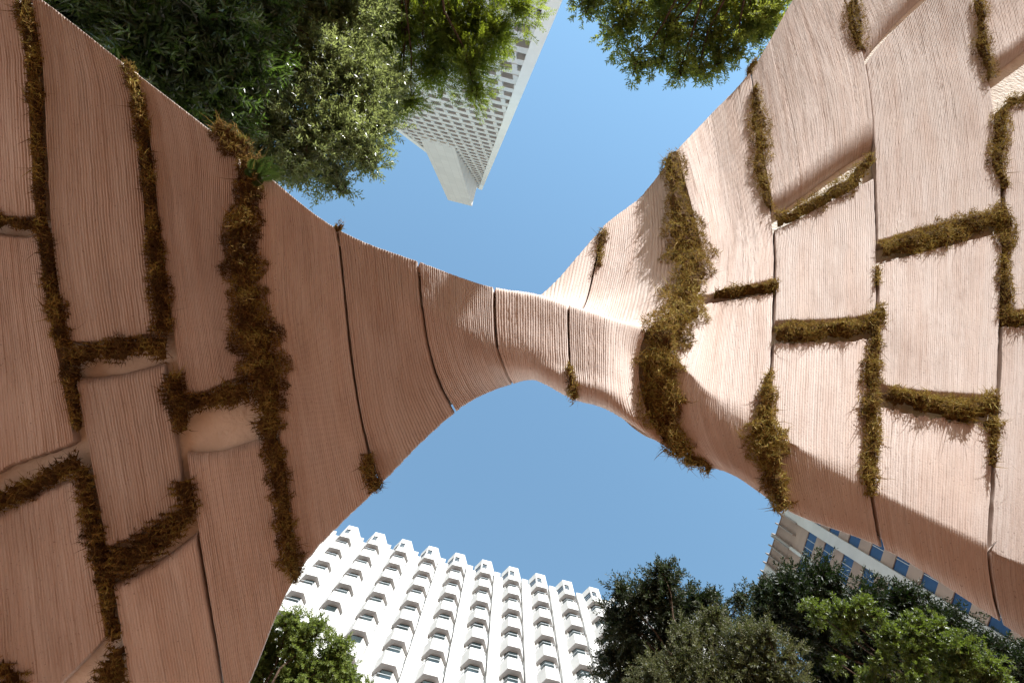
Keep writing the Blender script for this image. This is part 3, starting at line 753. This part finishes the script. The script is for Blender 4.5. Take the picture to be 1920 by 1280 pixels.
# ------------------------------------------------------------------ hotel
HWHITE = mat_noise('white_render', (0.46, 0.46, 0.455), (0.54, 0.54, 0.535), .35, .75, .1, 4, .2)
HGLASS = mat_glass('hotel_glass', (.012, .02, .022), (.035, .05, .055))
RAIL = mat_noise('grey_metal', (.35, .38, .4), (.45, .47, .5), 2, .5)
def hotel():
    e1 = np.array([.969, .247]); n = np.array([.247, -.969])
    top, fh, sp = 85.0 + CAMZ, 4.45, 3.47
    A = W(963, 1068, 85.0)[:2] - n * 1.15
    root = empty('hotel_building', (A[0], A[1], 0), 'white high-rise hotel with columns of angular balconies below the open sky', 'building')
    O = np.array([A[0], A[1], 0])
    def fr(a, b, z): return (A[0] + e1[0] * a + n[0] * b, A[1] + e1[1] * a + n[1] * b, z)
    i0, i1 = -11, 7
    mb = MB()
    mb.box(fr, (i0 - .5) * sp, (i1 + .5) * sp, -16, 0, 0, top - .75)
    for i in range(i0, i1 + 1):
        c = i * sp
        mb.box(fr, c + sp / 2 - .55, c + sp / 2 + .18, 0, .62, 0, top - .75)       # pilaster
        mb.box(fr, c + sp / 2 + .182, c + sp / 2 + .62, 0, .16, 0, top - .85)
    mb.box(fr, (i0 - .5) * sp, (i1 + .5) * sp, -15.9, -12, top - .75, top + 2.2)   # roof plant room
    mb.build('wall', HWHITE, root, origin=O)
    half = [(-1.28, -.02), (-.58, 1.14), (.60, 1.14), (1.24, -.02)]
    def hexpts(c, g=1.0, dy=0.0): return [fr(c + x * g, y * g + dy, 0)[:2] for x, y in half]
    items = []
    for i in range(i0, i1 + 1):
        for k in range(0, 13): items.append((i, k))
    def seen(it):
        i, k = it
        q = np.array(fr(i * sp, 1.1, top - (k + .6) * fh)); px, py = proj(q[None]); px, py = px[0], py[0]
        ok = -20 < px < 1200 and py < 1300 and px > 640 - (py - 985) * .9 and not (py > 1150 and 440 < px < 660) and not (px > 1130 and py > 1120)
        return (0 if ok else 1, k, abs(i))
    items.sort(key=seen)
    rest = MB(); restg = MB()
    # prototypes built once, in bay coordinates
    rot = math.atan2(e1[1], e1[0])
    def loc(x, y): return (x, -y)            # outward is -Y in bay space
    def build_bay(kind):
        b = MB(); g = MB(); r = MB()
        def lf(a, bb, z): return (a, -bb, z)
        F0 = [loc(x, y) for x, y in half]
        def ins(m):
            return [loc(x * (1 - m * .55), y - m if y > 1 else y) for x, y in half]
        def pier(p, q, t0, t1, z0, z1, d=.12):
            p = np.array(p); q = np.array(q); u = q - p; nn = np.array([u[1], -u[0]]) / np.linalg.norm(u)
            if nn @ (p + q) < 0: nn = -nn
            a0 = p + u * t0; a1 = p + u * t1
            lo = [(*a0, z0), (*a1, z0), (*(a1 - nn * d), z0), (*(a0 - nn * d), z0)]
            b.hexa(lo, [(x, y, z1) for x, y, _ in lo])
        if kind == 'top':
            zb, zt = -2.05, -.45
            b.prism(F0[::-1], -3.55, zb)
            b.prism(F0[::-1], zt, 1.05)
            pier(F0[0], F0[1], 0, .10, zb, zt); pier(F0[0], F0[1], .88, 1, zb, zt)
            pier(F0[1], F0[2], 0.0, .07, zb, zt); pier(F0[1], F0[2], .56, 1, zb, zt); pier(F0[2], F0[3], 0, 1, zb, zt)
            g.prism(ins(.07)[::-1], zb - .01, zt + .01)
            for zz in (-1.55, -1.0):
                r.prism(ins(.045)[::-1], zz, zz + .07)
        else:
            b.prism(F0[::-1], -2.2, -.02)
            G = ins(.5)
            g.prism(G[::-1], -.021, 2.24)
            pier(G[2], G[3], 0.1, 1, -.02, 2.24, -.06); pier(G[0], G[1], 0, .35, -.02, 2.24, -.06)
            for (x0, y0), (x1, y1) in list(zip(half[:-1], half[1:]))[2:]:
                for kk in range(4):
                    t = (kk + .5) / 4; x = x0 + (x1 - x0) * t; y = y0 + (y1 - y0) * t
                    r.box(lf, x * .95 - .02, x * .95 + .02, y * .95 - .02, y * .95 + .02, -.02, .62)
            rr = [(x * .965, y * .965) for x, y in half]; ri = [(x * .935, y * .935) for x, y in half]
            for k in range(3):
                a, c, d, e = rr[k], rr[k + 1], ri[k + 1], ri[k]
                q = [loc(*a), loc(*c), loc(*d), loc(*e)]
                r.hexa([(*p, .62) for p in q], [(*p, .69) for p in q])
        return b, g, r
    proto = {}
    nseen = sum(1 for it in items if seen(it)[0] == 0)
    nparts = min(100, nseen)
    for q, (i, k) in enumerate(items):
        kind = 'top' if k == 0 else 'mid'
        zb = top if k == 0 else top - 3.55 - 2.25 - (k - 1) * fh
        base = np.array(fr(i * sp, 0, zb))
        if q < nparts:
            if kind not in proto:
                b, g, r = build_bay(kind)
                nm = 'bay' if kind == 'top' else 'balcony'
                o = b.build(nm, HWHITE, root); o.rotation_euler = (0, 0, rot)
                go = g.build('window', HGLASS, o); ro = r.build('railing' if kind == 'mid' else 'window_frame', RAIL, o)
                proto[kind] = (o, go, ro); oo = o
            else:
                s = proto[kind]; oo = s[0].copy(); COL.objects.link(oo)
                for ch in s[1:]:
                    c = ch.copy(); COL.objects.link(c); c.parent = oo
            oo.parent = root; oo.location = tuple(base - O)
        else:
            b, g, r = build_bay(kind)
            cs, sn = math.cos(rot), math.sin(rot)
            T = lambda v: [(base[0] + x * cs - y * sn, base[1] + x * sn + y * cs, base[2] + z) for x, y, z in v]
            rest.add(T(b.v), b.f); restg.add(T(g.v), g.f)
    o = rest.build('balcony', HWHITE, root, origin=O); o['kind'] = 'stuff'
    g = restg.build('window', HGLASS, o)
    for v in g.data.vertices: v.co.x -= O[0]; v.co.y -= O[1]
hotel()

# ------------------------------------------------------------------ striped tower at the lower right
BEIGE = mat_noise('beige_stone', (0.27, 0.20, 0.165), (0.33, 0.25, 0.205), .4, .85, .15, 3, .2)
BGLASS = mat_glass('blue_glass', (.010, .03, .085), (.02, .05, .12), .2)
CWHITE = mat_noise('pale_concrete', (.42, .42, .41), (.49, .49, .48), .4, .8)
LOUV = mat_noise('louvre_grey', (.22, .18, .155), (.28, .235, .20), .6, .7)
def striped():
    A = W(1470, 960, 95.0); e = np.array([-.305, .9524]); n = np.array([-.9524, -.305])
    top = 95.0 + CAMZ
    root = empty('office_tower', (A[0], A[1], 0), 'beige office tower with blue window bands and pale pilasters behind the arch', 'tower')
    O = np.array([A[0], A[1], 0])
    def fr(a, b, z): return (A[0] + e[0] * a + n[0] * b, A[1] + e[1] * a + n[1] * b, z)
    mb = MB(); mb.box(fr, -24, 13.0, -22, -.12, 0, top - .05); mb.build('core', BEIGE, root, origin=O)
    pil = [(-16.7, 1.3), (-12.6, .35), (-8.7, 1.3), (-4.65, .35), (-.35, 1.3), (3.55, .38), (8.1, 1.25), (12.3, .5)]
    pm = MB()
    for c, w in pil: pm.box(fr, c - w / 2, c + w / 2, -.1, .38, 0, top + (.9 if w < .6 else -.3))
    pm.build('pilaster', CWHITE, root, origin=O)
    bays = [(pil[i][0] + pil[i][1] / 2, pil[i + 1][0] - pil[i + 1][1] / 2) for i in range(len(pil) - 1)]
    cnt = 0; rest = MB(); srest = MB()
    for k in range(0, 19):
        z0 = 84.2 + CAMZ - 4.55 * k
        for (a, b) in bays:
            sp = MB(); sp.box(fr, a + .002, b - .002, -.1, .12, z0 + 2.35, z0 + 4.55 if k else z0 + 4.2)
            if cnt < 40 and a > -6: sp.build('spandrel', BEIGE, root, origin=O)
            else: srest.add(sp.v, sp.f)
            t = MB(); t.box(fr, a + .002, b - .002, -.1, .02, z0, z0 + 2.348)
            m = MB()
            for q in (1, 2):
                x = a + (b - a) * q / 3; m.box(fr, x - .03, x + .03, .0, .06, z0, z0 + 2.348)
            if cnt < 40 and a > -6:
                o = t.build('window', BGLASS, root, origin=O); m.build('mullion', CWHITE, o, origin=O); cnt += 1
            else:
                rest.add(t.v, t.f)
    o = rest.build('window', BGLASS, root, origin=O); o['kind'] = 'stuff'
    o = srest.build('spandrel', BEIGE, root, origin=O); o['kind'] = 'stuff'
    lv = MB()
    for (a, b) in bays:
        lv.box(fr, a, b, -.1, .05, 88.4 + CAMZ, top)
    lv.build('louvre_band', BEIGE, root, origin=O)
    fin = MB()
    for (a, b) in bays:
        nn = max(2, int((b - a) / 1.05))
        for q in range(nn + 1):
            x = a + (b - a) * q / nn; fin.box(fr, x - .07, x + .07, .052, .55, 89.6 + CAMZ, top + .45)
    fin.build('fin', LOUV, root, origin=O)
    cap = MB(); cap.box(fr, -24, 13.0, -.2, .12, top, top + .18); cap.build('parapet', LOUV, root, origin=O)
striped()

# ------------------------------------------------------------------ ground
def ground():
    m, nt, p, out = new_mat('brick_paving')
    geo = nd(nt, 'ShaderNodeNewGeometry')
    br = nd(nt, 'ShaderNodeTexBrick', i_Scale=1.0); br.inputs['Brick Width'].default_value = .22; br.inputs['Row Height'].default_value = .11; br.inputs['Mortar Size'].default_value = .006
    br.inputs['Color1'].default_value = (.31, .110, .036, 1); br.inputs['Color2'].default_value = (.25, .090, .031, 1); br.inputs['Mortar'].default_value = (.17, .080, .038, 1)
    nt.links.new(geo.outputs['Position'], br.inputs[0])
    n = nd(nt, 'ShaderNodeTexNoise', i_Scale=.6, i_Detail=6.0); nt.links.new(geo.outputs['Position'], n.inputs[0])
    c = mixc(nt, .25, br.outputs[0], n.outputs[1], 'SOFT_LIGHT')
    nt.links.new(c, p.inputs['Base Color']); p.inputs['Roughness'].default_value = .85
    R = 1500.0
    g = mesh('ground', [(-R, -R, 0), (R, -R, 0), (R, R, 0), (-R, R, 0)], [(0, 1, 2, 3)], m)
    g['kind'] = 'structure'
ground()
def bed():  # unseen dark disc, added to cut bounce light under the right leg
    m = mat_noise('bounce_blocker_brown', (.035, .022, .014), (.085, .055, .036), 14.0, 1.0, .8, 40, .1)
    n = 48; a = np.linspace(0, 2 * np.pi, n, endpoint=False)
    r = 1 + .08 * np.sin(3 * a + 1) + .05 * np.sin(5 * a)
    pts = [(4.6 + 4.2 * c, 3.9 + 4.0 * s_, .05) for c, s_ in zip(np.cos(a) * r, np.sin(a) * r)]
    low = [(x, y, -.02) for x, y, _ in pts]
    g = mesh('bounce_blocker', pts + low, [tuple(range(n))] + [(i, n + i, n + (i + 1) % n, (i + 1) % n) for i in range(n)], m)
    g['kind'] = 'structure'
bed()

# ------------------------------------------------------------------ light, sky, camera
AZ, EL = math.radians(-58.0), math.radians(17.5)          # azimuth measured from +X towards +Y
sd = Vector((math.cos(EL) * math.cos(AZ), math.cos(EL) * math.sin(AZ), math.sin(EL)))
sun = bpy.data.lights.new('sun', 'SUN'); sun.energy = 4.9; sun.angle = math.radians(.53); sun.color = (1.0, .985, .96)
so = bpy.data.objects.new('sun', sun); COL.objects.link(so); so.rotation_euler = sd.to_track_quat('Z', 'Y').to_euler(); so.location = (20, -50, 40)
wd = bpy.data.worlds.new('World'); scene.world = wd; wd.use_nodes = True
nt = wd.node_tree; bg = nt.nodes['Background']
sky = nt.nodes.new('ShaderNodeTexSky'); sky.sky_type = 'NISHITA'; sky.sun_disc = False
sky.sun_elevation = EL; sky.sun_rotation = math.atan2(sd.x, sd.y); sky.altitude = 10; sky.air_density = 2.3; sky.dust_density = .15; sky.ozone_density = 5.0
nt.links.new(sky.outputs[0], bg.inputs[0]); bg.inputs[1].default_value = .15

cam = bpy.data.cameras.new('camera'); cam.sensor_width = 36.0; cam.lens = 24.0; cam.clip_end = 5000; cam.clip_start = .05
co = bpy.data.objects.new('camera', cam); COL.objects.link(co); co.location = (0, 0, CAMZ); co.rotation_euler = (math.pi, 0, 0)
scene.camera = co
vs = scene.view_settings
vs.view_transform = 'Standard'; vs.look = 'None'; vs.exposure = 1.25; vs.gamma = 1.0
